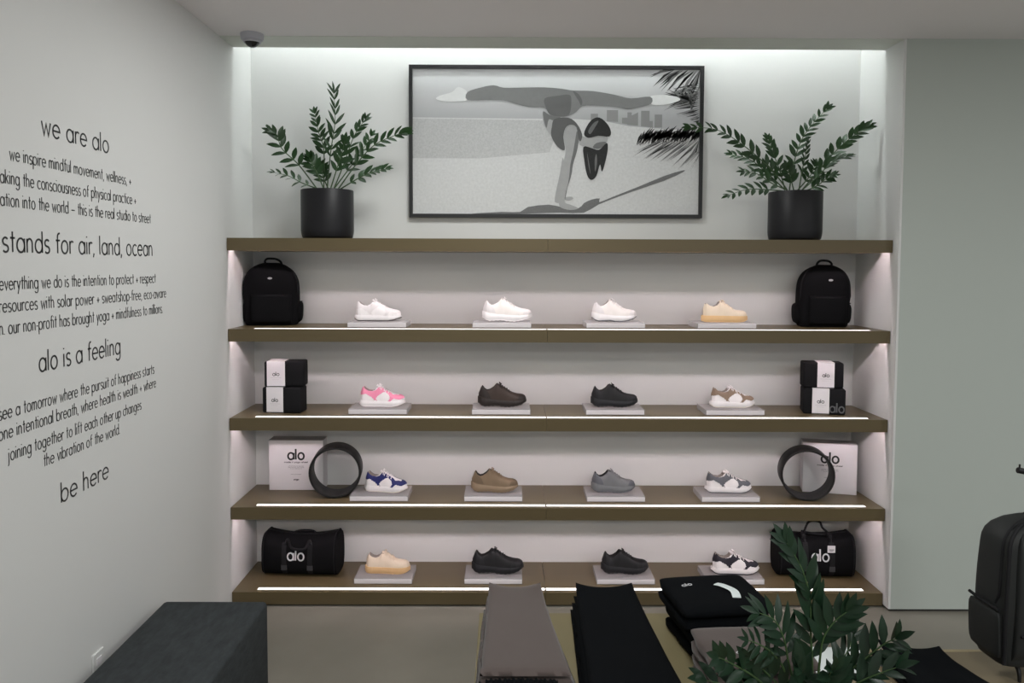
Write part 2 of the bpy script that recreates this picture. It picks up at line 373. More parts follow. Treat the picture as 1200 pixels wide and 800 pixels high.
layer('leggings', [[(252, 158), (300, 141), (350, 132), (388, 141), (460, 140), (540, 139), (605, 144), (645, 150), (720, 152), (800, 165), (862, 178), (934, 172), (938, 198), (890, 212), (850, 219), (810, 211), (740, 206), (682, 208), (660, 228), (632, 244),
      (595, 249), (560, 241), (540, 215), (480, 212), (420, 197), (385, 188), (320, 187), (252, 187)]], pmat(112, .08, 30), fig, True, 3)
layer('leggings', [[(540, 180), (590, 170), (632, 166), (640, 190), (632, 240), (595, 247), (562, 240), (545, 214)], [(646, 152), (668, 165), (681, 190), (676, 206), (668, 190), (655, 170)]], pmat(92), fig, True, 3)
layer('top', [[(578, 256), (628, 251), (660, 272), (681, 312), (676, 338), (668, 330), (660, 288), (640, 277), (620, 288), (611, 322), (617, 371), (590, 360), (566, 320), (568, 284)]], pmat(82, .06, 40), fig, True, 3)
layer('hair', [[(688, 312), (700, 280), (720, 256), (745, 250), (772, 270), (788, 298), (783, 320), (742, 318), (705, 326)], [(686, 360), (715, 363), (745, 370), (772, 345), (778, 360), (772, 402), (757, 452), (749, 425), (736, 468), (716, 483), (700, 462), (690, 410)]], pmat(36, .4, 60), fig, True, 3)
layer('hair', [[(704, 300), (722, 272), (742, 262), (730, 285), (712, 312)], [(700, 380), (708, 420), (714, 462), (706, 430)], [(735, 385), (738, 420), (731, 452), (729, 410)]], pmat(92), fig, True, 3)

# ------------------------------------------------------------------ wall lettering
def wall_line(s, y0, y1, z, xh, w, lab, vis=None):
    """s runs along +y on the left wall; its visible part vis spans y0..y1, so the size follows from that"""
    vis = vis or s; sx = (y1-y0)/(text_adv(vis)-.3); start = y1-(text_adv(s)-.3)*sx
    t = thing('wall_lettering', lab, 'lettering', (0, start, z), 0, 'lettering on the left wall')
    pen = 0
    for wd in s.split(' '):
        if wd: obj('word', text_mesh(wd, lambda x, zz, d: (.0006+d, pen+x, zz), sx, xh, w), M_TEXT, t)
        pen += (text_adv(wd)+GL[' '][0])*sx
b_, s_ = .0060, .0034
wall_line('we are alo', -1.625, -1.208, 2.338, .044, b_, 'large three word charcoal heading at the top of the left wall')
wall_line('we inspire mindful movement, wellness, +', -1.790, -1.038, 2.232, .0265, s_, 'first small lettering line under the top heading, ending in wellness and a plus')
wall_line('taking the consciousness of physical practice +', -1.837, -1.000, 2.157, .0265, s_, 'small wall lettering line about the consciousness of physical practice', 'aking the consciousness of physical practice +')
wall_line('meditation into the world _ this is the real studio to street', -1.839, -.875, 2.088, .0265, s_, 'small wall lettering line ending in real studio to street', 'ation into the world _ this is the real studio to street')
wall_line('alo stands for air, land, ocean', -1.835, -.866, 1.948, .044, b_, 'large wall lettering heading about air, land and ocean', 'stands for air, land, ocean')
wall_line('behind everything we do is the intention to protect + respect', -1.855, -.840, 1.832, .0265, s_, 'small wall lettering line ending in protect plus respect', 'everything we do is the intention to protect + respect')
wall_line("the planet's resources with solar power + sweatshop-free, eco-aware", -1.858, -.743, 1.764, .0265, s_, 'small wall lettering line about solar power, ending in eco-aware', 'resources with solar power + sweatshop-free, eco-aware')
wall_line('production. our non-profit has brought yoga + mindfulness to millions.', -1.860, -.780, 1.696, .0265, s_, 'small wall lettering line about a non-profit, ending in mindfulness to millions', 'n. our non-profit has brought yoga + mindfulness to millions.')
wall_line('alo is a feeling', -1.672, -1.155, 1.557, .044, b_, 'large wall lettering heading in the lower middle that ends in feeling')
wall_line('we see a tomorrow where the pursuit of happiness starts', -1.875, -.872, 1.438, .0265, s_, 'small wall lettering line ending in pursuit of happiness starts', 'see a tomorrow where the pursuit of happiness starts')
wall_line('with one intentional breath, where health is wealth + where', -1.878, -.858, 1.376, .0265, s_, 'small wall lettering line about an intentional breath and health', 'one intentional breath, where health is wealth + where')
wall_line('joining together to lift each other up changes', -1.835, -.993, 1.304, .0265, s_, 'small wall lettering line that begins joining together')
wall_line('the vibration of the world.', -1.662, -1.172, 1.240, .0265, s_, 'small wall lettering line about the vibration of the world')
wall_line('be here', -1.570, -1.265, 1.090, .044, b_, 'large two word be here lettering, lowest on the left wall')

# ------------------------------------------------------------------ dome camera, wall socket, bench
t = thing('dome_camera', 'small white dome security camera on the ceiling edge by the left wall', 'camera', (.185, -.085, H))
obj('housing', lathe([(.060, 0), (.060, -.012), (.056, -.030), (.046, -.036)], 36), M_CAMW, t, smooth=40)
obj('dome', lathe([(.044, -.034)]+[(.038*math.cos(R(a)), -.036-.034*math.sin(R(a))) for a in range(0, 90, 12)]+[(.001, -.070)], 36), M_DOME, t, smooth=60)['label'] = 'smoked black dome'
obj('trim_ring', merge(lathe([(.0455, -.0355), (.047, -.040), (.043, -.046), (.040, -.043), (.041, -.0355)], 36)), M_CAMW, t, smooth=50)
p = atX(113, 763, 0)
t = thing('wall_socket', 'small pale outlet plate low on the left wall behind the bench', 'outlet', (0, p[1], p[2]-.058))
obj('plate', rbox(0, .009, -.036, .036, -.058, .058, .002), M_LWALL, t)
obj('socket', merge(rbox(.008, .011, -.017, .017, .008, .036, .001), rbox(.008, .011, -.017, .017, -.036, -.008, .001)), M_WHITE, t)
t = thing('bench', 'long charcoal woven fabric bench beside the left wall', 'bench', (.278, -1.90, 0))
obj('upholstered_body', rbox(-.225, .225, -.97, .97, .03, .455, .018, 4), M_BENCH, t, smooth=40)
obj('base', box(-.19, .19, -.93, .93, 0, .03), M_DARK, t)

# ------------------------------------------------------------------ plants
def leaf(base, d, nrm, ln, wd, droop=.15, fold=.25):
    d = d.normalized(); nrm = (nrm-d*d.dot(nrm)).normalized(); s = d.cross(nrm)
    V = []; Fs = []
    prof = [(0, .10), (.16, .62), (.38, 1), (.62, .92), (.84, .52), (1, .02)]
    for t, w in prof:
        c = base+d*(ln*t)-nrm*(droop*ln*t*t)
        for k in (-1, 0, 1): V.append(c+s*(k*w*wd/2)+nrm*(abs(k)*fold*w*wd/2))
    for i in range(len(prof)-1):
        a = 3*i; Fs += [(a, a+1, a+4, a+3), (a+1, a+2, a+5, a+4)]
    return V, Fs
def frond(root, pts, nl, ll, lw, rng, m, plane=None, start=.22, thick=.0042, ang=55, droop=.15):
    """pts: world points of the stem; leaves in pairs; plane = normal of the leaf plane"""
    off = root.location
    path = smooth_path([Vector(p)-off for p in pts], 10)
    n = len(path)
    st = obj('stem', tube(path, lambda t: thick*(1-.72*t), 7), M_STEM, root, smooth=60)
    pl = Vector(plane) if plane else Vector((rng.uniform(-.25, .25), -1, rng.uniform(.2, .7)))
    vfs = []
    for k in range(nl):
        t = start+(1-start)*k/(nl-1); i = min(n-1, int(t*(n-1))); p = path[i]
        tg = (path[min(i+1, n-1)]-path[max(i-1, 0)]).normalized()
        side = tg.cross(pl).normalized()
        sz = (.78+.42*math.sin(math.pi*min(1, .15+t*.85)))*rng.uniform(.88, 1.1)
        a = R(ang*(1-.45*t)+rng.uniform(-7, 7))
        for sgn in (-1, 1):
            d = tg*math.cos(a)+side*(sgn*math.sin(a))+pl.normalized()*rng.uniform(-.05, .35)
            vfs.append(leaf(p, d, pl+Vector((rng.uniform(-.4, .4), rng.uniform(-.3, .3), rng.uniform(-.2, .5))), ll*sz, lw*sz, droop))
    vfs.append(leaf(path[-1], path[-1]-path[-2], pl, ll*.85, lw*.85, droop))
    lf = obj('leaves', merge(*vfs), m, st, smooth=70); lf['label'] = 'dark green leaflets'
    return st
def pot(root, r=.148, h=.278, m=M_POT):
    obj('pot', lathe([(r*.86, 0), (r*.955, .012), (r*.985, .03), (r, .05), (r, h-.004), (r-.002, h), (r-.008, h), (r-.009, h-.035), (.001, h-.035)], 56), m, root, smooth=35)['label'] = 'charcoal round pot'
    obj('soil', lathe([(r-.010, h-.034), (r-.010, h-.024), (r*.5, h-.018), (.002, h-.016)], 40), M_SOIL, root, smooth=50)
def px_frond(root, px, Y0, Y1, *a, **k):
    n = len(px); pts = [atY(x, y, Y0+(Y1-Y0)*(i/(n-1))**1.3) for i, (x, y) in enumerate(px)]
    return frond(root, pts, *a, **k)
def crop(ox, oy, s, pts): return [(ox+x/s, oy+y/s) for x, y in pts]
PYc = .19
pL = atY(384, 277.5, PYc); pR = atY(931, 278.5, PYc)
rng = random.Random(11)
t = thing('potted_plant', 'leafy green plant in a charcoal pot at the left end of the top shelf', 'plant', (pL[0], PYc, SZ[0]), group='potted plants on the top shelf')
pot(t)
Lf = [([(470, 500), (485, 340), (505, 200), (500, 75)], PYc, .17, 9, 0.084, 0.017, (.8, -1, .1), .3, 50),
      ([(455, 500), (455, 330), (430, 240), (415, 165)], .22, .27, 9, 0.062, 0.021, None, .3, 55),
      ([(425, 500), (345, 395), (268, 320), (248, 262), (222, 246)], .17, .13, 9, 0.069, 0.026, (.25, -1, .5), .25, 60),
      ([(430, 500), (362, 475), (300, 443), (238, 428)], .15, .09, 6, 0.056, 0.017, (0, -.7, 1), .25, 75),
      ([(500, 500), (540, 400), (590, 265), (640, 190)], .2, .24, 9, 0.062, 0.022, (-.2, -1, .4), .3, 55),
      ([(520, 500), (600, 390), (680, 305), (770, 262), (815, 248)], .17, .10, 10, 0.065, 0.022, (0, -1, .3), .25, 48),
      ([(530, 500), (610, 452), (670, 425), (728, 412)], .15, .08, 7, 0.062, 0.024, (-.1, -.8, .8), .2, 60),
      ([(500, 500), (560, 420), (625, 330), (665, 265)], .22, .30, 7, 0.062, 0.022, None, .35, 60),
      ([(485, 500), (510, 420), (535, 340), (548, 285)], .13, .07, 6, 0.060, 0.024, (.5, -1, .3), .35, 55),
      ([(455, 500), (425, 430), (400, 385), (390, 360)], .14, .09, 6, 0.062, 0.026, None, .3, 60),
      ([(475, 500), (450, 440), (440, 395)], .2, .24, 6, 0.062, 0.022, None, .3, 60)]
for pts, a, b, nl, ll, lw, pl, stt, an in Lf: px_frond(t, crop(260, 90, 3.808, pts), a, b, nl, ll, lw, rng, M_LEAF, pl, stt, ang=an)
t = thing('potted_plant', 'spreading green plant in a charcoal pot at the right end of the top shelf', 'plant', (pR[0], PYc, SZ[0]), group='potted plants on the top shelf')
pot(t)
Rf = [([(490, 490), (420, 400), (290, 285), (165, 210), (40, 197)], .17, .10, 14, 0.065, 0.023, (0, -1, .3), .2, 50),
      ([(470, 495), (390, 488), (300, 488), (215, 515)], .15, .06, 7, 0.056, 0.022, (0, -1, .8), .3, 62),
      ([(480, 490), (455, 400), (425, 320), (400, 255)], .22, .27, 8, 0.062, 0.023, None, .25, 50),
      ([(500, 490), (520, 370), (555, 260), (610, 180), (675, 112)], .2, .23, 11, 0.065, 0.022, (-.3, -1, .5), .25, 52),
      ([(560, 490), (650, 385), (735, 290), (820, 222), (865, 195)], .2, .17, 11, 0.067, 0.025, (-.35, -1, .6), .25, 50),
      ([(560, 490), (630, 430), (700, 360), (765, 335)], .15, .08, 8, 0.067, 0.022, (-.2, -.7, .9), .3, 50),
      ([(575, 495), (630, 470), (670, 440), (700, 428)], .14, .07, 6, 0.058, 0.022, None, .2, 60),
      ([(545, 490), (560, 400), (575, 330), (585, 275)], .19, .18, 6, 0.050, 0.015, (.6, -1, .2), .3, 55),
      ([(480, 490), (400, 415), (320, 350), (235, 325)], .2, .25, 9, 0.062, 0.022, None, .2, 55),
      ([(490, 490), (420, 460), (350, 415), (290, 405)], .14, .08, 6, 0.062, 0.022, (0, -1, .8), .25, 60),
      ([(520, 490), (505, 430), (490, 385)], .14, .09, 6, 0.062, 0.024, None, .3, 60),
      ([(540, 490), (600, 420), (620, 370)], .22, .28, 6, 0.062, 0.026, None, .3, 60)]
for pts, a, b, nl, ll, lw, pl, stt, an in Rf: px_frond(t, crop(800, 100, 4, pts), a, b, nl, ll, lw, rng, M_LEAF, pl, stt, ang=an)

# ------------------------------------------------------------------ shoes and their acrylic risers
HW = [(0, .004), (.012, .015), (.03, .021), (.07, .028), (.14, .033), (.3, .033), (.45, .035), (.6, .041), (.75, .0445), (.86, .040), (.93, .031), (.97, .021), (.99, .012), (1, .004)]
STY = {
 'court': dict(zt=[(0, .078), (.03, .104), (.06, .119), (.09, .113), (.14, .100), (.2, .091), (.28, .089), (.35, .097), (.40, .116), (.44, .119), (.50, .110), (.58, .098), (.66, .086), (.74, .075), (.82, .069), (.9, .065), (.95, .060), (.98, .053), (1, .042)],
      top=[(0, .034), (1, .031)], bot=[(0, .012), (.05, .003), (.1, 0), (.72, 0), (.85, .005), (1, .018)], outs=.006),
 'creeper': dict(zt=[(0, .078), (.03, .100), (.06, .114), (.10, .108), (.16, .096), (.24, .091), (.32, .099), (.38, .119), (.43, .121), (.50, .110), (.6, .092), (.66, .080), (.74, .071), (.84, .069), (.92, .066), (.96, .060), (1, .044)],
      top=[(0, .039), (1, .036)], bot=[(0, .006), (.04, .001), (.1, 0), (.8, 0), (.9, .003), (1, .012)], outs=.004),
 'runner': dict(zt=[(0, .074), (.025, .098), (.06, .121), (.09, .116), (.13, .102), (.18, .093), (.24, .096), (.32, .110), (.38, .129), (.42, .130), (.48, .120), (.56, .107), (.64, .091), (.72, .080), (.8, .0735), (.88, .071), (.94, .067), (.98, .060), (1, .048)],
      top=[(0, .058), (.12, .050), (.3, .043), (.5, .038), (.75, .036), (1, .042)], bot=[(0, .020), (.06, .008), (.13, .002), (.25, .004), (.40, .006), (.5, .001), (.65, 0), (.8, .006), (.92, .015), (1, .027)], outs=.007),
}
OVL_COURT = [(.001, .065), (.0205, .125), (.051, .095), (.076, .0875), (.1, .095), (.113, .108), (.129, .120), (.148, .106), (.175, .088), (.2, .070), (.257, .064), (.268, .049), (.24, .041), (.207, .049), (.187, .031), (.17, .031), (.185, .049),
             (.179, .069), (.158, .085), (.142, .084), (.109, .061), (.1, .049), (.107, .033), (.092, .038), (.076, .055), (.039, .074), (.0185, .069)]
def inpoly(x, z, P):
    c = False; j = len(P)-1
    for i in range(len(P)):
        if (P[i][1] > z) != (P[j][1] > z) and x < (P[j][0]-P[i][0])*(z-P[i][1])/(P[j][1]-P[i][1])+P[i][0]: c = not c
        j = i
    return c
LN = .268
OVL_RUN = [[(-.01, .058), (-.01, .135), (.022, .135), (.034, .100), (.060, .078), (.070, .050)], [(.222, .045), (.232, .066), (.262, .074), (.29, .070), (.29, .035)]]
OVL_COURT_ = [OVL_COURT]
def make_shoe(style, label, m, loc, rz, group):
    S = STY[style]; t = thing('sneaker', label, 'shoe', loc, rz, group)
    NS, NT = 92, 60
    ss = [.5-.5*math.cos(math.pi*k/(NS-1)) if False else k/(NS-1) for k in range(NS)]
    ss = [s if .04 < s < .96 else s for s in ss]
    grid = []; inside = []; POLYS = OVL_COURT_ if style == 'court' else OVL_RUN
    lo, hi = (.045, .425)
    def surf(s, th):
        w = lerp_tab(HW, s); zb = lerp_tab(S['top'], s)-.004; zt = lerp_tab(S['zt'], s)
        c, sn = math.cos(th), max(0, math.sin(th))
        op = sm(lo, lo+.05, s)*(1-sm(hi-.05, hi, s))
        zt2 = zb+(zt-zb)*(1+.13*op)
        y = w*math.copysign(abs(c)**.72, c); z = zb+(zt2-zb)*sn**.72
        lean = .12*(zt-zb)*sm(0, .1, .1-s) if s < .1 else 0
        return s*LN+lean, y, z, w, zb, op
    for s in ss:
        row = []; ir = []
        for k in range(NT+1):
            x, y, z, w, zb, op = surf(s, math.pi*k/NT)
            ow = .62*w; q = abs(y)/ow
            dd = 0
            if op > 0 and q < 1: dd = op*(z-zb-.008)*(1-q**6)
            row.append((x, -y, z-dd)); ir.append(dd > .004)
        grid.append(row); inside.append(ir)
    V = [p for r_ in grid for p in r_]; n = NT+1
    fu, fi, fo = [], [], [[] for _ in POLYS]
    for i in range(NS-1):
        for k in range(NT):
            q = (i*n+k, i*n+k+1, (i+1)*n+k+1, (i+1)*n+k)
            isin = sum((inside[i][k], inside[i][k+1], inside[i+1][k], inside[i+1][k+1])) >= 2
            (fi if isin else fu).append(q)
            if not isin and m.get('overlay'):
                cx = sum(V[a][0] for a in q)/4; cz = sum(V[a][2] for a in q)/4; cy = abs(sum(V[a][1] for a in q)/4)
                wl = lerp_tab(HW, cx/LN)
                for pi_, P in enumerate(POLYS):
                    if inpoly(cx, cz, P) and (cx < .12 or cy > .38*wl or cx > .235): fo[pi_].append(q)
    def sub(fs, off=0):
        used = sorted({a for q in fs for a in q}); idx = {a: i for i, a in enumerate(used)}
        vv = []
        for a in used:
            p = Vector(V[a])
            if off:
                c = Vector((p.x, 0, .045)); d = (p-c); d.z *= .6
                if p.x > LN*.9: d.x += .02
                if p.x < LN*.06: d.x -= .02
                p = p+d.normalized()*off
            vv.append(p)
        return vv, [tuple(idx[a] for a in q) for q in fs]
    obj('upper', sub(fu), m['upper'], t, smooth=50)
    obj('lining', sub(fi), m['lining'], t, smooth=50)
    for nm, fq in zip(('overlay',) if style == 'court' else ('heel_overlay', 'toe_overlay'), fo):
        if fq: obj(nm, sub(fq, .0014), m['overlay'], t, smooth=50)['label'] = m['olab']
    # sole
    def sole(zlo, zhi, grow, wav=0):
        secs = []
        for k in range(61):
            s = -.012+1.024*k/60; sc = min(1, max(0, s)); w = max(.002, lerp_tab(HW, sc)*1.04+grow) if 0 < s < 1 else .004+grow
            zb, zt = zlo(sc), zhi(sc)
            if zt-zb < .001: zt = zb+.001
            wv = wav*math.sin(sc*70)
            secs.append([(s*LN, -w*.95, zb), (s*LN, -w-.001, zb+(zt-zb)*.3+wv), (s*LN, -w+.0005, zb+(zt-zb)*.7), (s*LN, -w+(.004 if style == 'runner' else .002), zt), (s*LN, w-.002, zt), (s*LN, w-.0005, zb+(zt-zb)*.7), (s*LN, w+.001, zb+(zt-zb)*.3+wv), (s*LN, w*.95, zb)])
        return loft(secs)
    bot = lambda s: lerp_tab(S['bot'], s); top = lambda s: lerp_tab(S['top'], s)
    obj('midsole', sole(lambda s: bot(s)+S['outs']*.9, top, .0025, .0006 if style == 'runner' else 0), m['mid'], t, smooth=50)
    obj('outsole', sole(lambda s: bot(s)+(.0022*max(0, math.sin(s*75)) if style == 'runner' else 0), lambda s: bot(s)+S['outs'], .0015, 0), m['out'], t, smooth=40)
    # tongue and laces
    zt = lambda s: lerp_tab(S['zt'], s)
    s0 = .425
    tg = []
    for k in range(7):
        a = k/6; x = (s0+.05-.085*a)*LN; z = zt(s0+.04)-.006+.017*a; hw = .017-.003*abs(a-.5)
        tg.append([(x, -hw, z-.006), (x+.002, 0, z), (x, hw, z-.006), (x-.005, hw*.9, z-.009), (x-.004, 0, z-.004), (x-.005, -hw*.9, z-.009)])
    obj('tongue', loft(tg), m.get('tongue', m['upper']), t, smooth=60)
    lv = []
    for k in range(5):
        s = .455+.047*k; pts = []
        for j in range(9):
            th = math.pi*(.27+.46*j/8); x, y, z, w, zb, op = surf(s, th); pts.append((x+(.004 if k % 2 else -.002)*(j-4)/4, -y, z+.0022))
        lv.append(tube(pts, .0026, 6))
    for sg in (-1, 1):
        zz = zt(.45)+.004; lv.append(tube(smooth_path([(.455*LN, 0, zz), (.44*LN, -.012*sg, zz+.007), (.47*LN, -.024*sg, zz-.002), (.485*LN, -.012*sg, zz-.001), (.46*LN, 0, zz)], 5), .0022, 6))
    obj('laces', merge(*lv), m['laces'], t, smooth=60)
    return t
def sm_(n, c, r=.6, b=.15): return mat('shoe '+n, s2l(c)[:3], r, var=.04, vscale=40, bump=b, bscale=350)
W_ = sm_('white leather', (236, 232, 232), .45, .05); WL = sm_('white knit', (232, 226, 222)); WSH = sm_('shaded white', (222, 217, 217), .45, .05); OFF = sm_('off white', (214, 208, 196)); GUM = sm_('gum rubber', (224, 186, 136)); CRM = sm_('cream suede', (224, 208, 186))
PINK = sm_('pink', (232, 140, 170)); NAVY = sm_('navy', (28, 34, 96)); GREY = sm_('grey', (92, 94, 100)); TPE = sm_('taupe', (136, 116, 98)); BRN = sm_('brown', (54, 42, 36)); BRN2 = sm_('dark brown', (34, 27, 24))
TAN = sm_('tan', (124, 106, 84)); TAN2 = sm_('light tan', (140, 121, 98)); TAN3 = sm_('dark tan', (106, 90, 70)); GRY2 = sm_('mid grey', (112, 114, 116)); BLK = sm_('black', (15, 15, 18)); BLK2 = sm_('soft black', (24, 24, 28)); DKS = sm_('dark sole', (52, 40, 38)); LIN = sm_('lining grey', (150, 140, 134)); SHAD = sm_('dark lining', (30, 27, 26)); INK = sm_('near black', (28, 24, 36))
def court(c, out=None): return dict(upper=W_, overlay=c, olab='coloured leather overlay', lining=LIN, mid=W_, out=out or c, laces=W_, tongue=W_)
SHOES = [  # shelf, left px, right px, base y px, style, colours, description, yaw
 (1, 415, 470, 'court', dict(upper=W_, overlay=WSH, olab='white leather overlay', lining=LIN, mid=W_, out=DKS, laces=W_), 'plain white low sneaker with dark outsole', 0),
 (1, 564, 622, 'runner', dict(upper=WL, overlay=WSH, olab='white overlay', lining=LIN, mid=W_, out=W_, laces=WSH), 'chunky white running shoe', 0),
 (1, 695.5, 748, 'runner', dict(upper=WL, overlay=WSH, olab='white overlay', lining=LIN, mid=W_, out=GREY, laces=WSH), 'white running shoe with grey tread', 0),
 (1, 824, 878, 'creeper', dict(upper=CRM, lining=LIN, mid=GUM, out=GUM, laces=CRM), 'cream sneaker with gum sole beside the right backpack', 0),
 (2, 421, 475, 'court', court(PINK, W_), 'pink and white sneaker', 0),
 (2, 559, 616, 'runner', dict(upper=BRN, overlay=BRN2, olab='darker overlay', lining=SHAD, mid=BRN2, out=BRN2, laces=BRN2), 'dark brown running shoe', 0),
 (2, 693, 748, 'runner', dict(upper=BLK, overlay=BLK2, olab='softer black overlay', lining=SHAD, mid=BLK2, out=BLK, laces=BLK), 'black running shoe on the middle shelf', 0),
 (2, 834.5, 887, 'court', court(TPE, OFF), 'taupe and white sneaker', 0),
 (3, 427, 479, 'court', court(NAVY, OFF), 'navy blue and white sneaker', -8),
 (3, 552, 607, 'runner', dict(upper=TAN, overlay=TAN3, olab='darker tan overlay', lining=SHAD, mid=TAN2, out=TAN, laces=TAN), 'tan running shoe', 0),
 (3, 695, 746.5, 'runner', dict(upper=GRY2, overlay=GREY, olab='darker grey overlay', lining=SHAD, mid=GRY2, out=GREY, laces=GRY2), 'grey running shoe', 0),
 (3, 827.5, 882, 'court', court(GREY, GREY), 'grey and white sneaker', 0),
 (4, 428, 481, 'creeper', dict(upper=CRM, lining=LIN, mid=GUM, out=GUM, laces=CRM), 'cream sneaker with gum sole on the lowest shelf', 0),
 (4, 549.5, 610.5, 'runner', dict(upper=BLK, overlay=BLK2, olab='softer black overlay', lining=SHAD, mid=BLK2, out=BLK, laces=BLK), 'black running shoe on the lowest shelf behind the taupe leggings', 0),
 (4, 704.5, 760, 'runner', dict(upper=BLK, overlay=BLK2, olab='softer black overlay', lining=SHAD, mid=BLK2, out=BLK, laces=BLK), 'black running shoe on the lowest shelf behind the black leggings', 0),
 (4, 833.5, 890, 'court', court(INK, INK), 'black and white sneaker', 0),
]
PLN = [(1, 406, 477), (1, 554, 622), (1, 686, 757), (1, 814, 890), (2, 408, 477), (2, 553.5, 621), (2, 686, 756), (2, 826, 897.5),
       (3, 409.5, 478), (3, 544, 612), (3, 687, 757), (3, 821.5, 891.5), (4, 414.5, 483), (4, 544, 612), (4, 699, 768), (4, 828, 896)]
PLAB = ['clear acrylic riser under the plain white sneaker on the upper left', 'clear acrylic riser under the chunky white running shoe', 'clear acrylic riser under the white running shoe with grey tread', 'clear acrylic riser under the cream sneaker nearest the right backpack',
        'clear acrylic riser under the pink and white sneaker', 'clear acrylic riser under the dark brown running shoe', 'clear acrylic riser under the black running shoe on the middle shelf', 'clear acrylic riser under the taupe and white sneaker',
        'clear acrylic riser under the navy blue and white sneaker', 'clear acrylic riser under the tan running shoe', 'clear acrylic riser under the grey running shoe', 'clear acrylic riser under the grey and white sneaker',
        'clear acrylic riser under the cream sneaker on the lowest shelf', 'clear acrylic riser under the left black running shoe of the lowest shelf', 'clear acrylic riser under the black running shoe behind the black leggings', 'clear acrylic riser under the black and white sneaker']
PFY = .108; PDP = .205; PHT = .032
for (i, xa, xb), lab, sh in zip(PLN, PLAB, SHOES):
    ys = SZ[i]
    yb = CAM[1]+(ys-CAM[2])/ray(600, 0)[2] if False else 0
    ya = {1: 382.8, 2: 485.8, 3: 587.5, 4: 684.6}[i]
    A = atY(xa, ya, PFY); B = atY(xb, ya, PFY); wdt = .334; cx = (A[0]+B[0])/2
    t = obj('acrylic_riser', rbox(-wdt/2, wdt/2, 0, PDP, 0, PHT, .0022, 2), M_ACRYL, loc=(cx, PFY, ys+.0006))
    tag(t, lab, 'riser', 'acrylic risers under the shoes')
    obj('lit_front', rbox(-wdt/2+.002, wdt/2-.002, -.0012, .0006, .004, PHT-.003, .0005, 1), M_EDGEA, t)['label'] = 'pale strip added for the lit front face'  # opaque pale strip added so the front reads as lit by the shelf strip
    sy = PFY+.105; a = atY(sh[1], ya, sy-.03)[0]; b = atY(sh[2], ya, sy-.03)[0]
    r_ = R(sh[6]); s = make_shoe(sh[3], sh[5]+' on its clear riser', sh[4], ((a+b)/2-LN/2*math.cos(r_), sy-math.sin(r_)*LN/2, ys+PHT+.0012), r_, 'shoes on the display shelves')
    k = (b-a)/(LN*1.02); s.scale = (k, min(1.0, k), .5+.5*k)

# ------------------------------------------------------------------ backpacks
def pack(root, w, d, h, mb, mt, arch=.62, big=False):
    """front looks to -y, base on z = 0"""
    def wx(z): q = max(0, (z/h-arch)/(1-arch)); return w/2*(.955+.045*math.sin(math.pi*min(1, z/h/.8)))*max(.001, (1-q**2.6))**.5
    def dy(z): q = max(0, (z/h-arch)/(1-arch)); b = .88+.12*math.sin(math.pi*min(1, z/h)); return d/2*b*max(.02, (1-q**3.2))**.5
    secs = []
    zz = [0, .004, .012, .03]+[h*(.08+.92*k/22) for k in range(22)]+[h*.985, h*.996, h]
    for z in zz:
        ed = .93 if z == 0 else .965 if z < .006 else .985 if z < .02 else 1
        secs.append([(x, y+d*.04*(1-z/h), z) for x, y in superel(wx(z)*ed, dy(z)*ed, 40, 5)])
    obj('body', loft(secs), mb, root, smooth=45)
    if not big:
        ps = []; z0, z1 = .03*h, .50*h
        for k in range(15):
            a = k/14; z = z0+(z1-z0)*a; e = (1-abs(2*a-1)**8)**.3 if 0 < a < 1 else .0
            ps.append([(x, y, z) for x, y in superel(w*.36, .022*e+.001, 24, 5, .02*w, -dy(z)+.02*d)])
        pk = obj('front_pocket', loft(ps), mb, root, smooth=45)
        obj('zipper', tube([(-.33*w, -dy(z1)-.006, z1-.012), (0, -dy(z1)-.020, z1-.008), (.37*w, -dy(z1)-.006, z1-.012)], .003, 6), mt, pk)
    for sg in (-1, 1) if not big else ():
        ss_ = []
        for k in range(11):
            a = k/10; z = .03*h+.36*h*a; e = (1-abs(2*a-1)**4)**.5 if 0 < a < 1 else .02
            ss_.append([(x, y, z) for x, y in superel(.020*e+.001, d*.38*e+.001, 16, 3, sg*wx(z)*.99, .02)])
        obj('side_pocket', loft(ss_), mb, root, smooth=45)
    zp = []
    for k in range(31):
        a = math.pi*k/30; z = h*.55+h*.42*math.sin(a)**.8 if False else None
    path = [(-wx(h*.5)*.985, -dy(h*.5)*.42, h*.42)]
    for k in range(17):
        z = h*(.5+.49*math.sin(math.pi/2*k/16)); path.append((-wx(z)*.985, -dy(z)*.6, z))
    path2 = path+[(-x, y, z) for x, y, z in path[::-1][1:]]
    obj('main_zipper', tube(path2, .0045, 6), mt, root, smooth=60)
    obj('zipper_pull', rbox(wx(h*.4)-.002, wx(h*.4)+.018, -.006, 0, h*.37, h*.385, .002), mt, root)
    hp = smooth_path([(-.12*w, .02, h*.975), (-.115*w, .0, h*1.03), (-.06*w, -.008, h*1.065), (.08*w, -.008, h*1.06), (.16*w, 0, h*1.02), (.18*w, .02, h*.965)], 6)
    obj('carry_handle', tube(hp, .0065, 8), mt, root, smooth=60)
    for sg in (-1, 1):
        sp = smooth_path([(sg*.16*w, d*.44, h*.9), (sg*.24*w, d*.5+.022, h*.72), (sg*.3*w, d*.5+.028, h*.45), (sg*.36*w, d*.5+.004, h*.12)], 6)
        obj('shoulder_strap', tube(sp, .012, 8, flat=.4, up=(0, 1, 0)), mt, root, smooth=60)
    return wx, dy
M_PATCH = mat('pale badge', (.42, .42, .43), .5)
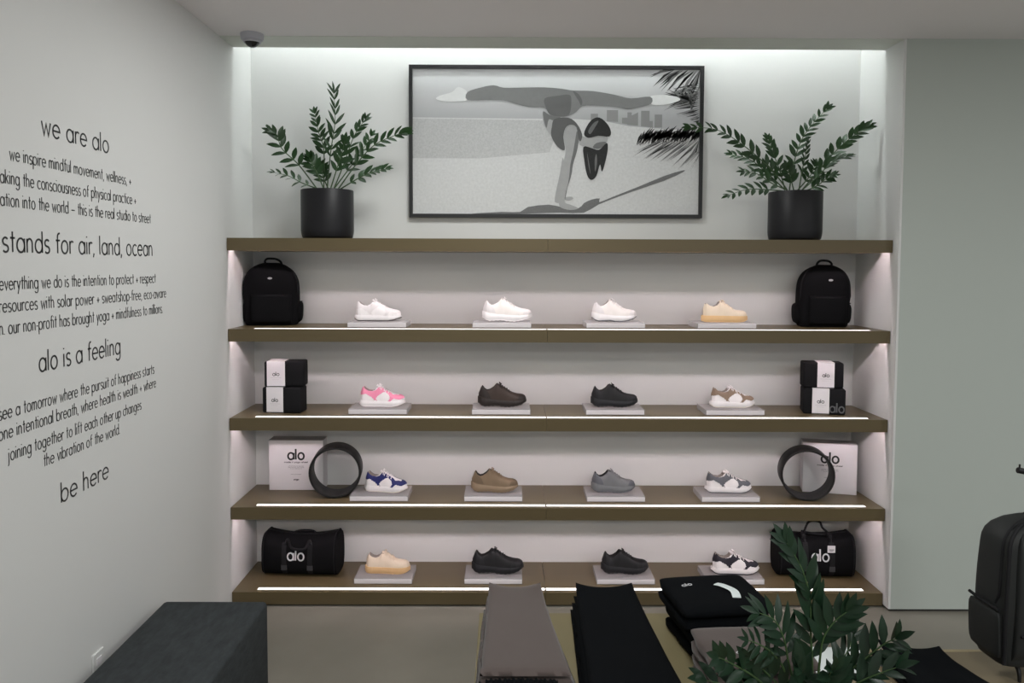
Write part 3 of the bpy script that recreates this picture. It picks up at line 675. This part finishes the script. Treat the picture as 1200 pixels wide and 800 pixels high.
def badge(root, x, z, y, w_=.026):
    bd = obj('badge', xf(lathe([(.0, 0), (.9, 0), (1, .2), (1, .8), (.9, 1), (.0, 1)], 24), M=Matrix.Translation((x, y, z)) @ Matrix.Rotation(R(90), 4, 'X') @ Matrix.Diagonal((w_/2, w_/4.2, .002, 1))), M_PATCH, root); bd['label'] = 'small pale oval badge'
A = atY(318, 380.5, .30)
t = thing('backpack', 'black backpack at the left end of the second shelf beside the left wall', 'backpack', (A[0]+.004, .305, SZ[1]+.001), R(9), 'black backpacks on the second shelf')
wx, dy = pack(t, .315, .150, .365, M_BLACK, M_BLACK2); badge(t, .0, .275, -dy(.275)-.0005)
A = atY(964, 381.5, .30)
t = thing('backpack', 'black backpack at the right end of the second shelf', 'backpack', (A[0], .31, SZ[1]+.001), R(-4), 'black backpacks on the second shelf')
wx, dy = pack(t, .290, .150, .365, M_BLACK, M_BLACK2); badge(t, .02, .275, -dy(.275)-.0005)

# ------------------------------------------------------------------ foam blocks
def block(label, loc, rz, w, d, h, band, bw, logo=False):
    t = thing('yoga_block', label, 'foam block', loc, rz, 'foam blocks on the middle shelf')
    obj('foam', rbox(-w/2, w/2, -d/2, d/2, 0, h, .010, 3), M_FOAM, t, smooth=30)
    e = .0012
    prof = merge(box(band-bw/2, band+bw/2, -d/2-e, -d/2, .006, h+e), box(band-bw/2, band+bw/2, d/2, d/2+e, .006, h+e), box(band-bw/2, band+bw/2, -d/2, d/2, h, h+e), box(band-bw/2, band+bw/2, -d/2+.004, d/2-.004, .0001, .0006))
    b = obj('paper_band', prof, M_WHITE, t); b['label'] = 'white paper band'
    y = -d/2-e
    obj('logo', front_text('alo', band, y, h*.44, .036, .0145, .0034), M_INK, b)
    obj('small_print', merge(box(band-.03, band+.03, y-.0003, y, h*.36, h*.367), box(band-.022, band+.018, y-.0003, y, h*.29, h*.294)), M_GREYINK, b)
    if logo: obj('logo', front_text('alo', .068, -d/2, h*.1, .076, .034, .0075), mat('grey deboss', (.10, .10, .105), .5), t)
    return t
BW, BH = .228, .148
A = atY(330, 484, .15); z2 = SZ[2]+.0006
block('lower black foam block with white band at the left end of the middle shelf', (A[0]+.006, .198, z2), R(-5), .226, .110, BH, -.038, .098)
block('upper black foam block with white band in the left stack', (A[0]+.014, .205, z2+BH+.0016), R(3), .226, .110, BH, -.046, .102)
A = atY(971, 485, .165)
block('lower black foam block with white band and large grey lettering in the right stack', (A[0]-.018, .21, z2), R(-14), .23, .130, BH, -.02, .092, True)
block('upper black foam block with white band in the right stack', (A[0]-.025, .215, z2+BH+.0016), R(-11), .22, .110, BH, .012, .092)

# ------------------------------------------------------------------ white boxes and wheels
def wheel_box(label, loc, rz, w, d, h):
    t = thing('carton', label, 'box', loc, rz, 'white cartons on the fourth shelf')
    obj('box_body', rbox(-w/2, w/2, -d/2, d/2, 0, h, .0015, 1), M_WHITE, t)
    obj('top_shade', merge(box(-w/2-.0004, w/2+.0004, -d/2-.0004, d/2+.0004, h*.993, h+.0006)), mat('shaded carton top', (.45, .42, .43), .7), t)  # carton top coloured greyer to stand for the shade lying on it
    y = -d/2
    obj('logo', front_text('alo', 0, y, h*.615, .095, .040, .0105), M_INK, t)
    obj('title_line', front_text('made it yoga wheel', 0, y, h*.548, .14, .0055, .0017), M_INK, t)
    obj('small_print', merge(*[front_text(s, 0, y, h*zf, wd, .0032, .0007) for s, zf, wd in (('soft and strong, the yoga wheel', .475, .092), ('opens the back, chest and hips', .45, .095), ('for your daily practice', .425, .07), ('beauty of movement', .31, .062))]), M_GREYINK, t)
    obj('mark', front_text('yoga', 0, y, h*.20, .030, .006, .0022), M_INK, t)
z3 = SZ[3]+.0006
A = atY(315.5, 575.5, .325); B = atY(379, 574, .325)
wheel_box('white carton with black lettering behind the wheel at the left', ((A[0]+B[0])/2, .378, z3), R(0), B[0]-A[0], .105, .302)
wheel_box('white carton turned sideways behind the wheel at the right', (3.478, .334, z3), R(-14), .302, .105, .300)
def yoga_wheel(label, loc, rz, ro, wd):
    t = thing('hoop', label, 'wheel', loc, rz, 'black wheels on the fourth shelf')
    n = 72; ri = ro-.0125
    prof = [(ro-.002, -wd/2), (ro, -wd/2+.003), (ro, wd/2-.003), (ro-.002, wd/2), (ri+.002, wd/2), (ri, wd/2-.003), (ri, -wd/2+.003), (ri+.002, -wd/2)]
    secs = []
    for k in range(n+1):
        a = 2*math.pi*k/n; secs.append([(r_*math.cos(a), y, ro+r_*math.sin(a)) for r_, y in prof])
    obj('rim', loft(secs, True, False), M_WHEEL, t, smooth=40)
    prof2 = [(ri+.0002, -wd/2+.006), (ri-.0012, -wd/2+.008), (ri-.0012, wd/2-.008), (ri+.0002, wd/2-.006)]
    obj('inner_pad', loft([[(r_*math.cos(2*math.pi*k/n), y, ro+r_*math.sin(2*math.pi*k/n)) for r_, y in prof2] for k in range(n+1)], True, False), mat('inner rubber', (.018, .017, .017), .6), t, smooth=40)
A = atY(390.5, 584, .17)
yoga_wheel('black rubber wheel standing in front of the left white carton', (A[0]+.004, .235, z3), R(6), .149, .145)
A = atY(948, 587.5, .15)
yoga_wheel('black rubber wheel standing in front of the right white carton', (A[0]-.002, .20, z3), R(-12), .149, .135)

# ------------------------------------------------------------------ duffel bags
def duffel(label, loc, rz, w, d, h, sag, up_handle, logo_x, hang_tag):
    t = thing('duffel_bag', label, 'bag', loc, rz, 'black duffel bags on the lowest shelf')
    secs = []; N = 33
    for k in range(N):
        a = k/(N-1); x = -w/2+w*a; e = abs(2*a-1)
        top = h*(1-sag*(1-e**2.2))-.012*(e > .93)*(e-.93)/.07
        rr = 1-.05*max(0, (e-.9)/.1)**2
        dd = d/2*(.93+.07*(1-e**4))*rr
        pts = []
        for y, z in superel(1, 1, 36, 3.6):
            zt_ = top/2*(1+z); yy = y*dd*(1.0-.16*max(0, z)**2)
            pts.append((x, yy, max(0, zt_)))
        secs.append(pts)
    obj('bag_body', loft(secs), M_BLACK, t, smooth=40)
    for sg in (-1, 1):     # end seams
        ring = [(sg*(w/2-.012), y*(d/2*.955)*(1-.16*max(0, z)**2), max(.001, h*.985/2*(1+z))) for y, z in superel(1, 1, 36, 3.6)]
        obj('seam', tube(ring+[ring[0]], .003, 6), M_BLACK2, t, smooth=60)
    def topz(x): return h*(1-sag*(1-abs(2*x/w)**2.2))
    sx = .30*w/2*1.15
    def fy(z, tz): q = 2*z/tz-1; return -d/2*(max(0, 1-abs(q)**3.6))**(1/3.6)*(1-.16*max(0, q)**2)
    for sg in (-1, 1):
        x = sg*sx+logo_x*.5; tz = topz(x); secs = []
        for k in range(13):
            z = tz*(.06+.84*k/12); y = fy(z, tz)
            secs.append([(x-.014, y-.0035, z), (x+.014, y-.0035, z), (x+.014, y+.004, z), (x-.014, y+.004, z)])
        obj('webbing', loft(secs), M_BLACK2, t)
        obj('strap_patch', rbox(x-.0165, x+.0165, fy(tz*.25, tz)-.006, fy(tz*.25, tz)+.004, tz*.2, tz*.33, .001), mat('patch leather', (.03, .03, .033), .45), t)
    tz = topz(0)
    if up_handle:
        hp = smooth_path([(-sx+.01, fy(tz*.86, tz)-.002, tz*.84), (-sx+.008, -.05, tz*1.06), (-sx+.02, -.03, tz*1.17), (-.028, -.02, tz*1.36), (.03, -.02, tz*1.36), (sx-.03, -.03, tz*1.22), (sx+.004, -.05, tz*1.07), (sx, fy(tz*.86, tz)-.002, tz*.84)], 8)
        obj('carry_handle', tube(hp, .0065, 8), M_BLACK2, t, smooth=60)
        hp = smooth_path([(-sx, -.03, tz*1.12), (-.03, -.025, tz*1.07), (.04, -.025, tz*1.04), (sx+.01, -.03, tz*1.06)], 8)
        obj('carry_handle', tube(hp, .0075, 8), M_BLACK2, t, smooth=60)
        for sg in (-1, 1): obj('handle_joint', rbox(sg*sx-.013, sg*sx+.013, -.075, -.03, tz*.99, tz*1.12, .006), M_BLACK2, t)
    else:
        for yy, dz in ((-.5, 0), (.2, .01)):
            hp = smooth_path([(-sx, fy(tz*.86, tz)-.006 if yy < 0 else .05, tz*.86+dz), (-sx+.012, d*yy*.8, tz*.99), (-.03, d*yy*1.05 if yy < 0 else .04, tz*(.80 if yy < 0 else 1.03)), (.04, d*yy*1.05 if yy < 0 else .04, tz*(.78 if yy < 0 else 1.03)), (sx-.012, d*yy*.85, tz*.98), (sx, fy(tz*.86, tz)-.006 if yy < 0 else .05, tz*.86+dz)], 8)
            obj('carry_handle', tube(hp, .0075, 8), M_BLACK2, t, smooth=60)
    obj('zipper', tube([(-w*.46+w*.92*k/20, 0, topz(-w*.46+w*.92*k/20)+.0015) for k in range(21)], .0045, 6), M_BLACK2, t, smooth=60)
    lz = tz*.47
    lt_ = text_mesh('alo', lambda x, z, dd: (logo_x-.048+x, fy(lz+z, tz)-.0035-dd, lz+z), .096/2.34, .043, .0085)
    obj('logo', lt_, M_SILVER, t)['label'] = 'pale grey lettering'
    if hang_tag:
        g = obj('hang_tag', rbox(sx-.026, sx+.018, fy(tz*.72, tz)-.012, fy(tz*.72, tz)-.010, tz*.70, tz*.88, .0006, 1), M_WHITE, t); g['label'] = 'white swing tag'
        y = fy(tz*.72, tz)-.012
        obj('print_lines', merge(box(sx-.016, sx+.010, y-.0004, y, tz*.77, tz*.785), box(sx-.014, sx+.006, y-.0004, y, tz*.74, tz*.75)), M_INK, g)
z4 = SZ[4]+.0006
duffel('black duffel bag with handles down at the left end of the lowest shelf', (.325, .302, z4), R(-3), .445, .215, .252, .12, False, -.012, False)
duffel('black duffel bag with raised handle and white tag on the lowest shelf', (3.375, .290, z4), R(-3.5), .44, .205, .258, .10, True, .012, True)

# ------------------------------------------------------------------ tables
T1 = .75; T2 = .60
def table(name, label, x0, x1, y0, y1, z, m, edge=False):
    t = thing(name, label, 'table', ((x0+x1)/2, (y0+y1)/2, 0)); cx, cy = (x1-x0)/2, (y1-y0)/2
    obj('tabletop', rbox(-cx, cx, -cy, cy if not edge else cy-.016, z-.05, z, .0015, 1), m, t)
    if edge: obj('lit_edge', box(-cx, cx, cy-.016, cy, z-.05, z), M_LITEDGE, t)['label'] = 'back edge painted paler as if catching light'  # light caught along the back edge, painted as a paler strip
    for sx in (-1, 1): obj('side_panel', box(sx*cx-.05*(sx > 0), sx*cx+.05*(sx < 0), -cy, cy-.02, 0, z-.05), m, t)
    return t
table('display_table', 'taller tan display table carrying the folded leggings and sweatshirts', 1.446, 2.40, -3.0, -1.668, T1, M_TABLE)
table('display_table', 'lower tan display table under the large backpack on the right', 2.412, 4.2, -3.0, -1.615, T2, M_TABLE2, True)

# ------------------------------------------------------------------ folded clothes
def garment(name, label, m, corners, z0, th, group, cat, waist=0, nx=26, ny=34, wob=.003, seed=0, amp=.006):
    """corners: back-left, back-right, front-right, front-left (x,y); a soft slab of folded cloth"""
    BL, BR, FRc, FL = [Vector((*c, 0)) for c in corners]; V = []; Fs = []
    c0 = (BL+BR+FRc+FL)/4
    def pos(u, v):
        p = BL.lerp(BR, u).lerp(FL.lerp(FRc, u), v)-c0
        nz = noise.noise(Vector((p.x*9+seed*3.1, p.y*9, seed)))*wob
        wv = noise.noise(Vector((p.y*7, seed*2.7, 1.3)))*amp*(2*u-1)
        up = waist*(1-v)**8*(.35+.65*abs(2*u-1)**2.2) if waist else 0
        return p.x+wv, p.y, nz, up
    for side in (0, 1):
        for j in range(ny+1):
            v = j/ny
            for i in range(nx+1):
                u = i/nx; x, y, nz, up = pos(u, v)
                e = (1-abs(2*u-1)**9)*(1-abs(2*v-1)**14); e = max(0, e)**.45
                z = (th*.5+th*.5*e+nz*e+up) if side == 0 else (th*.5-th*.5*e+up*.9)
                V.append((x, y, max(.0003, z)))
    n = (nx+1)*(ny+1)
    for j in range(ny):
        for i in range(nx):
            a = j*(nx+1)+i; Fs += [(a, a+1, a+nx+2, a+nx+1), (n+a, n+a+nx+1, n+a+nx+2, n+a+1)]
    rim = [i for i in range(nx+1)]+[j*(nx+1)+nx for j in range(1, ny+1)]+[ny*(nx+1)+i for i in range(nx-1, -1, -1)]+[j*(nx+1) for j in range(ny-1, 0, -1)]
    for k in range(len(rim)): a, b = rim[k], rim[(k+1) % len(rim)]; Fs.append((a, n+a, n+b, b))
    t = thing(name, label, cat, (c0.x, c0.y, z0), group=group)
    obj('cloth', (V, Fs), m, t, smooth=60)
    return t, pos
# leggings, four to each pile
for pile, (mm, cname, xl, xr, fl, frr) in enumerate(((M_TAUPE, 'taupe', 1.478, 1.650, 1.466, 1.700), (M_JET, 'black', 1.768, 1.958, 1.750, 1.985))):
    for k in range(4):
        q = 3-k; dx = -.006*q; ex = (.009*q if pile == 0 else .003*q); fy_ = -2.19 if pile == 0 else -2.32
        fe = (frr-xr)*((-fy_-1.655)/.465-1)
        t, pos = garment('folded_leggings', cname+' folded leggings, '+['lowest', 'second from the bottom', 'third from the bottom', 'topmost'][k]+' of the '+cname+' pile on the taller table', mm,
                ((xl+dx, -1.655-.003*q), (xr+ex*.8, -1.655-.008*q), (frr+fe+ex*1.1, fy_), (fl+dx, fy_)), T1+.0005+.0216*k, .0195, cname+' leggings piled on the taller table', 'leggings', waist=.024 if k == 3 else 0, seed=k+pile*5, wob=.001, amp=.003)
# black lace-trimmed garment at the front of the taupe pile
lace = []
for k in range(60):
    u = k/59; lace.append((1.480+.19*u, -2.205-.003*math.sin(u*60)-.012*abs(u-.5), 0))
secs = [[(x, y, 0), (x, y+.002, .076+.003*math.sin(i*1.7)), (x, y-.10, .076), (x, y-.10, 0)] for i, (x, y, z) in enumerate(lace)]
o = obj('folded_lace_top', loft([[(x-1.578, y+2.22, z) for x, y, z in s] for s in secs]), M_JET, loc=(1.578, -2.22, T1+.0005), smooth=30)
tag(o, 'black lace edged folded garment in front of the taupe leggings', 'top')
def place_text(s, loc, rz, wd, xh, wt, m, parent):
    Mx = Matrix.Translation(loc) @ Matrix.Rotation(rz, 4, 'Z')
    sx = wd/(text_adv(s)-.3)
    return obj('logo', text_mesh(s, lambda x, y, d: tuple(Mx @ Vector((x, y, d))), sx, xh, wt), m, parent)
def sweat(label, m, cx, cy, w, d, z0, th, rz, seed, group, folds=2):
    t = thing('folded_sweatshirt', label, 'sweatshirt', (cx, cy, z0), rz, group)
    for k in range(folds):
        h = th/folds; secs = []
        for i in range(25):
            v = i/24; e = abs(2*v-1); y = d/2-d*v
            hh = h*max(.05, (1-e**7))**.5; ww = w/2*(1-.05*e**6)+.004*noise.noise(Vector((v*4, seed, k)))
            pts = []
            for x, z in superel(1, 1, 40, 5):
                zz = h*k+h/2+z*hh/2*(1+.05*noise.noise(Vector((x*2, v*3, seed+k))))
                pts.append((x*ww+.005*noise.noise(Vector((v*3, zz*30, seed))), y, max(.0003, min(zz, th*1.02))))
            secs.append(pts)
        obj('fold', loft(secs), m, t, smooth=60)
    return t
SG = 'sweatshirts folded on the taller table'
sweat('black folded sweatshirt at the bottom of the tagged black stack', M_JET, 2.188, -1.845, .250, .235, T1+.0005, .076, R(9), 1, SG)
tb = sweat('black folded sweatshirt with white tag on top of its stack', M_JET, 2.182, -1.835, .280, .255, T1+.078, .078, R(7), 2, SG)
place_text('alo', (-.088, .028, .0785), R(14), .034, .0105, .0028, M_SILVER, tb)
tagp = smooth_path([(.022, .035, .079), (.035, .012, .083), (.052, -.03, .084), (.046, -.068, .079)], 6)
obj('swing_tag', tube(tagp, .013, 8, flat=.12, up=(0, 0, 1)), mat('tag white', (.68, .74, .74), .5), tb, smooth=60)['label'] = 'white fabric tag'
sweat('taupe folded sweatshirt at the bottom of the stack behind the foreground plant', M_TAUPE, 2.205, -2.135, .280, .215, T1+.0005, .068, R(3), 3, SG)
tb = sweat('taupe folded sweatshirt on top of the stack behind the foreground plant', M_TAUPE, 2.205, -2.135, .286, .225, T1+.070, .068, R(3), 4, SG)
place_text('alo', (-.062, -.055, .0685), R(0), .032, .0105, .0022, M_SILVER, tb)
# lower table: white folded top and crumpled black leggings
t, pos = garment('folded_tshirt', 'white folded shirt on the lower table behind the foreground plant', mat('white jersey', (.62, .66, .66), .9), ((2.53, -1.63), (2.74, -1.63), (2.74, -1.80), (2.53, -1.80)), T2+.0005, .02, None, 'shirt', seed=21)
for k in range(2):
    garment('folded_leggings', 'black crumpled leggings, '+['lower', 'upper'][k]+' of the heap on the lower table', M_JET, ((2.765+.015*k, -1.66-.01*k), (2.965, -1.70-.02*k), (3.085+.005*k, -2.12), (2.76, -2.12)), T2+.0005+.026*k, .020, 'black leggings heaped on the lower table', 'leggings', waist=.03*k, wob=.003+.013*k, seed=31+k)

# ------------------------------------------------------------------ foreground plant on the taller table
FY = -2.40
pc = atY(948, 830, FY); rng = random.Random(23)
t = thing('potted_plant', 'dark leafy plant in the foreground on the taller table', 'plant', (pc[0], FY, T1+.0005), group=None)
pot(t, .085, .125)
c5 = lambda p: crop(850, 690, 7.273, p); c6 = lambda p: crop(960, 700, 6.316, p)
FG = [([(951, 835), (952, 790), (950, 740), (949, 700), (939, 665), (922, 636)], FY, FY-.02, 13, 0.065, 0.020, (.2, -1, .25), .28, 40),
      ([(940, 835), (925, 780), (919, 750), (908, 727), (890, 718)], FY, FY-.06, 7, 0.065, 0.017, (.2, -1, .7), .35, 55),
      ([(935, 835), (919, 785), (905, 765), (890, 755), (877, 750)], FY, FY-.09, 5, 0.048, 0.011, (0, -1, .6), .45, 70),
      ([(955, 835), (960, 780), (965, 748), (978, 728), (992, 717)], FY, FY-.05, 6, 0.065, 0.021, (-.2, -1, .6), .45, 50),
      ([(960, 835), (985, 795), (1010, 775), (1035, 755), (1050, 748)], FY, FY-.10, 7, 0.065, 0.020, (-.1, -1, .8), .3, 58),
      ([(958, 835), (975, 790), (992, 765), (1000, 745)], FY, FY+.05, 5, 0.065, 0.014, (.3, -1, .3), .4, 45),
      ([(940, 838), (905, 810), (880, 790), (855, 776), (842, 770)], FY, FY-.13, 6, 0.062, 0.022, (.1, -1, .5), .3, 60),
      ([(945, 838), (915, 805), (895, 785), (880, 772)], FY, FY-.05, 5, 0.065, 0.022, None, .35, 60),
      ([(945, 838), (935, 800), (935, 780)], FY, FY-.12, 5, 0.071, 0.025, (0, -1, .9), .3, 60),
      ([(962, 838), (985, 812), (1015, 795), (1050, 782)], FY, FY-.12, 6, 0.065, 0.021, (0, -.8, 1), .3, 60),
      ([(955, 838), (965, 805), (975, 785)], FY, FY-.10, 5, 0.071, 0.025, (0, -1, .8), .3, 60),
      ([(950, 838), (900, 822), (860, 805), (828, 797)], FY, FY-.10, 6, 0.065, 0.024, (0, -.8, 1), .3, 60)]
for pts, a, b, nl, ll, lw, pl, stt, an in FG: px_frond(t, pts, a, b, nl, ll, lw, rng, M_LEAF2, pl, stt, ang=an, thick=.0035)

# ------------------------------------------------------------------ large backpack on its stand
SY = -1.80
bp_c = atY(1218, 690, SY)
st = thing('bag_stand', 'black metal stand holding the large backpack on the lower table', 'stand', (bp_c[0], SY, T2+.0005))
hookz = atY(1190, 568, SY)[2]-T2
lx = atY(1190, 790, SY)[0]-bp_c[0]
obj('base_plate', lathe([(.09, 0), (.09, .006), (.086, .009), (.001, .009)], 40, (.16, .20, 0)), M_STEEL, st, smooth=40)
obj('pole', tube([(.10, .17, .008), (.10, .17, hookz)], .011, 12), M_STEEL, st, smooth=60)
obj('leg', tube(smooth_path([(lx, -.02, .001), (lx+.001, -.012, .034), (lx+.005, .02, .054), (lx+.03, .10, .058), (.06, .16, .062), (.10, .17, .075)], 6), lambda q: .0048+.0045*min(1, q*2.4), 10), M_STEEL, st, smooth=60)
hx = atY(1192, 568, SY+.17)[0]-bp_c[0]
obj('arm', tube([(.24, .17, hookz-.03), (.10, .17, hookz-.012), (hx, .17, hookz)], .010, 10), M_STEEL, st, smooth=60)
obj('arm_peg', tube([(hx+.006, .17, hookz), (hx+.006, .17, hookz+.020)], .003, 8), M_STEEL, st, smooth=60)
bt = thing('backpack', 'large charcoal backpack hung on the stand at the right edge of the frame', 'backpack', (bp_c[0]-.004, SY, .674), R(3))
bw, bd, bh = .336, .168, .462
wx, dy = pack(bt, bw, bd, bh, M_MESHPACK, M_BLACK2, arch=.78, big=True)
# edge piping round the front, a raised front panel and a side pocket on the left
pip = [(-bw*.462, -dy(.01)*.93, .012)]+[(-wx(z)*.955, -dy(z)*.93+.003, z) for z in [bh*k/24 for k in range(1, 24)]]
top_ = [(x*wx(bh*.96)*.9, -dy(bh*.965)*.95, bh*.965) for x in (-.8, -.4, 0, .4, .8)]
obj('piping', tube(smooth_path(pip+top_+[(-x, y, z) for x, y, z in pip[::-1]], 2), .0055, 8), M_BLACK2, bt, smooth=60)
ps = []
for k in range(21):
    a = k/20; z = bh*(.05+.87*a); e = (1-abs(2*a-1)**10)**.4 if 0 < a < 1 else 0
    ps.append([(x, y, z) for x, y in superel(max(.004, min(bw*.40, wx(z)*.82)), .020*e+.001, 28, 5, .004, -dy(z)+.006+bd*.04*(1-z/bh))])
fp = obj('front_panel', loft(ps), M_MESHPACK, bt, smooth=45)
obj('zipper', tube([(-bw*.36, -dy(bh*.2)-.012, bh*.24), (0, -dy(bh*.2)-.018, bh*.225), (bw*.36, -dy(bh*.2)-.012, bh*.24)], .004, 6), M_BLACK2, fp, smooth=60)
obj('seam', tube([(-bw*.12, -dy(bh*.5)-.017, bh*.88), (-bw*.10, -dy(bh*.5)-.019, bh*.6), (-bw*.06, -dy(bh*.5)-.018, bh*.26)], .004, 6), M_BLACK2, fp, smooth=60)
ss_ = []
for k in range(13):
    a = k/12; z = bh*(.03+.37*a); e = (1-abs(2*a-1)**8)**.5 if 0 < a < 1 else .02
    ss_.append([(x, y, z) for x, y in superel(.010*e+.001, bd*.42*e+.001, 20, 4, -wx(z)*.995, .008)])
sp_ = obj('side_pocket', loft(ss_), M_MESHPACK, bt, smooth=45)
obj('pocket_binding', tube([(-wx(bh*.4)-.008, bd*.42, bh*.405), (-wx(bh*.4)-.011, 0, bh*.40), (-wx(bh*.4)-.006, -bd*.36, bh*.395)], .005, 8), M_BLACK2, sp_, smooth=60)
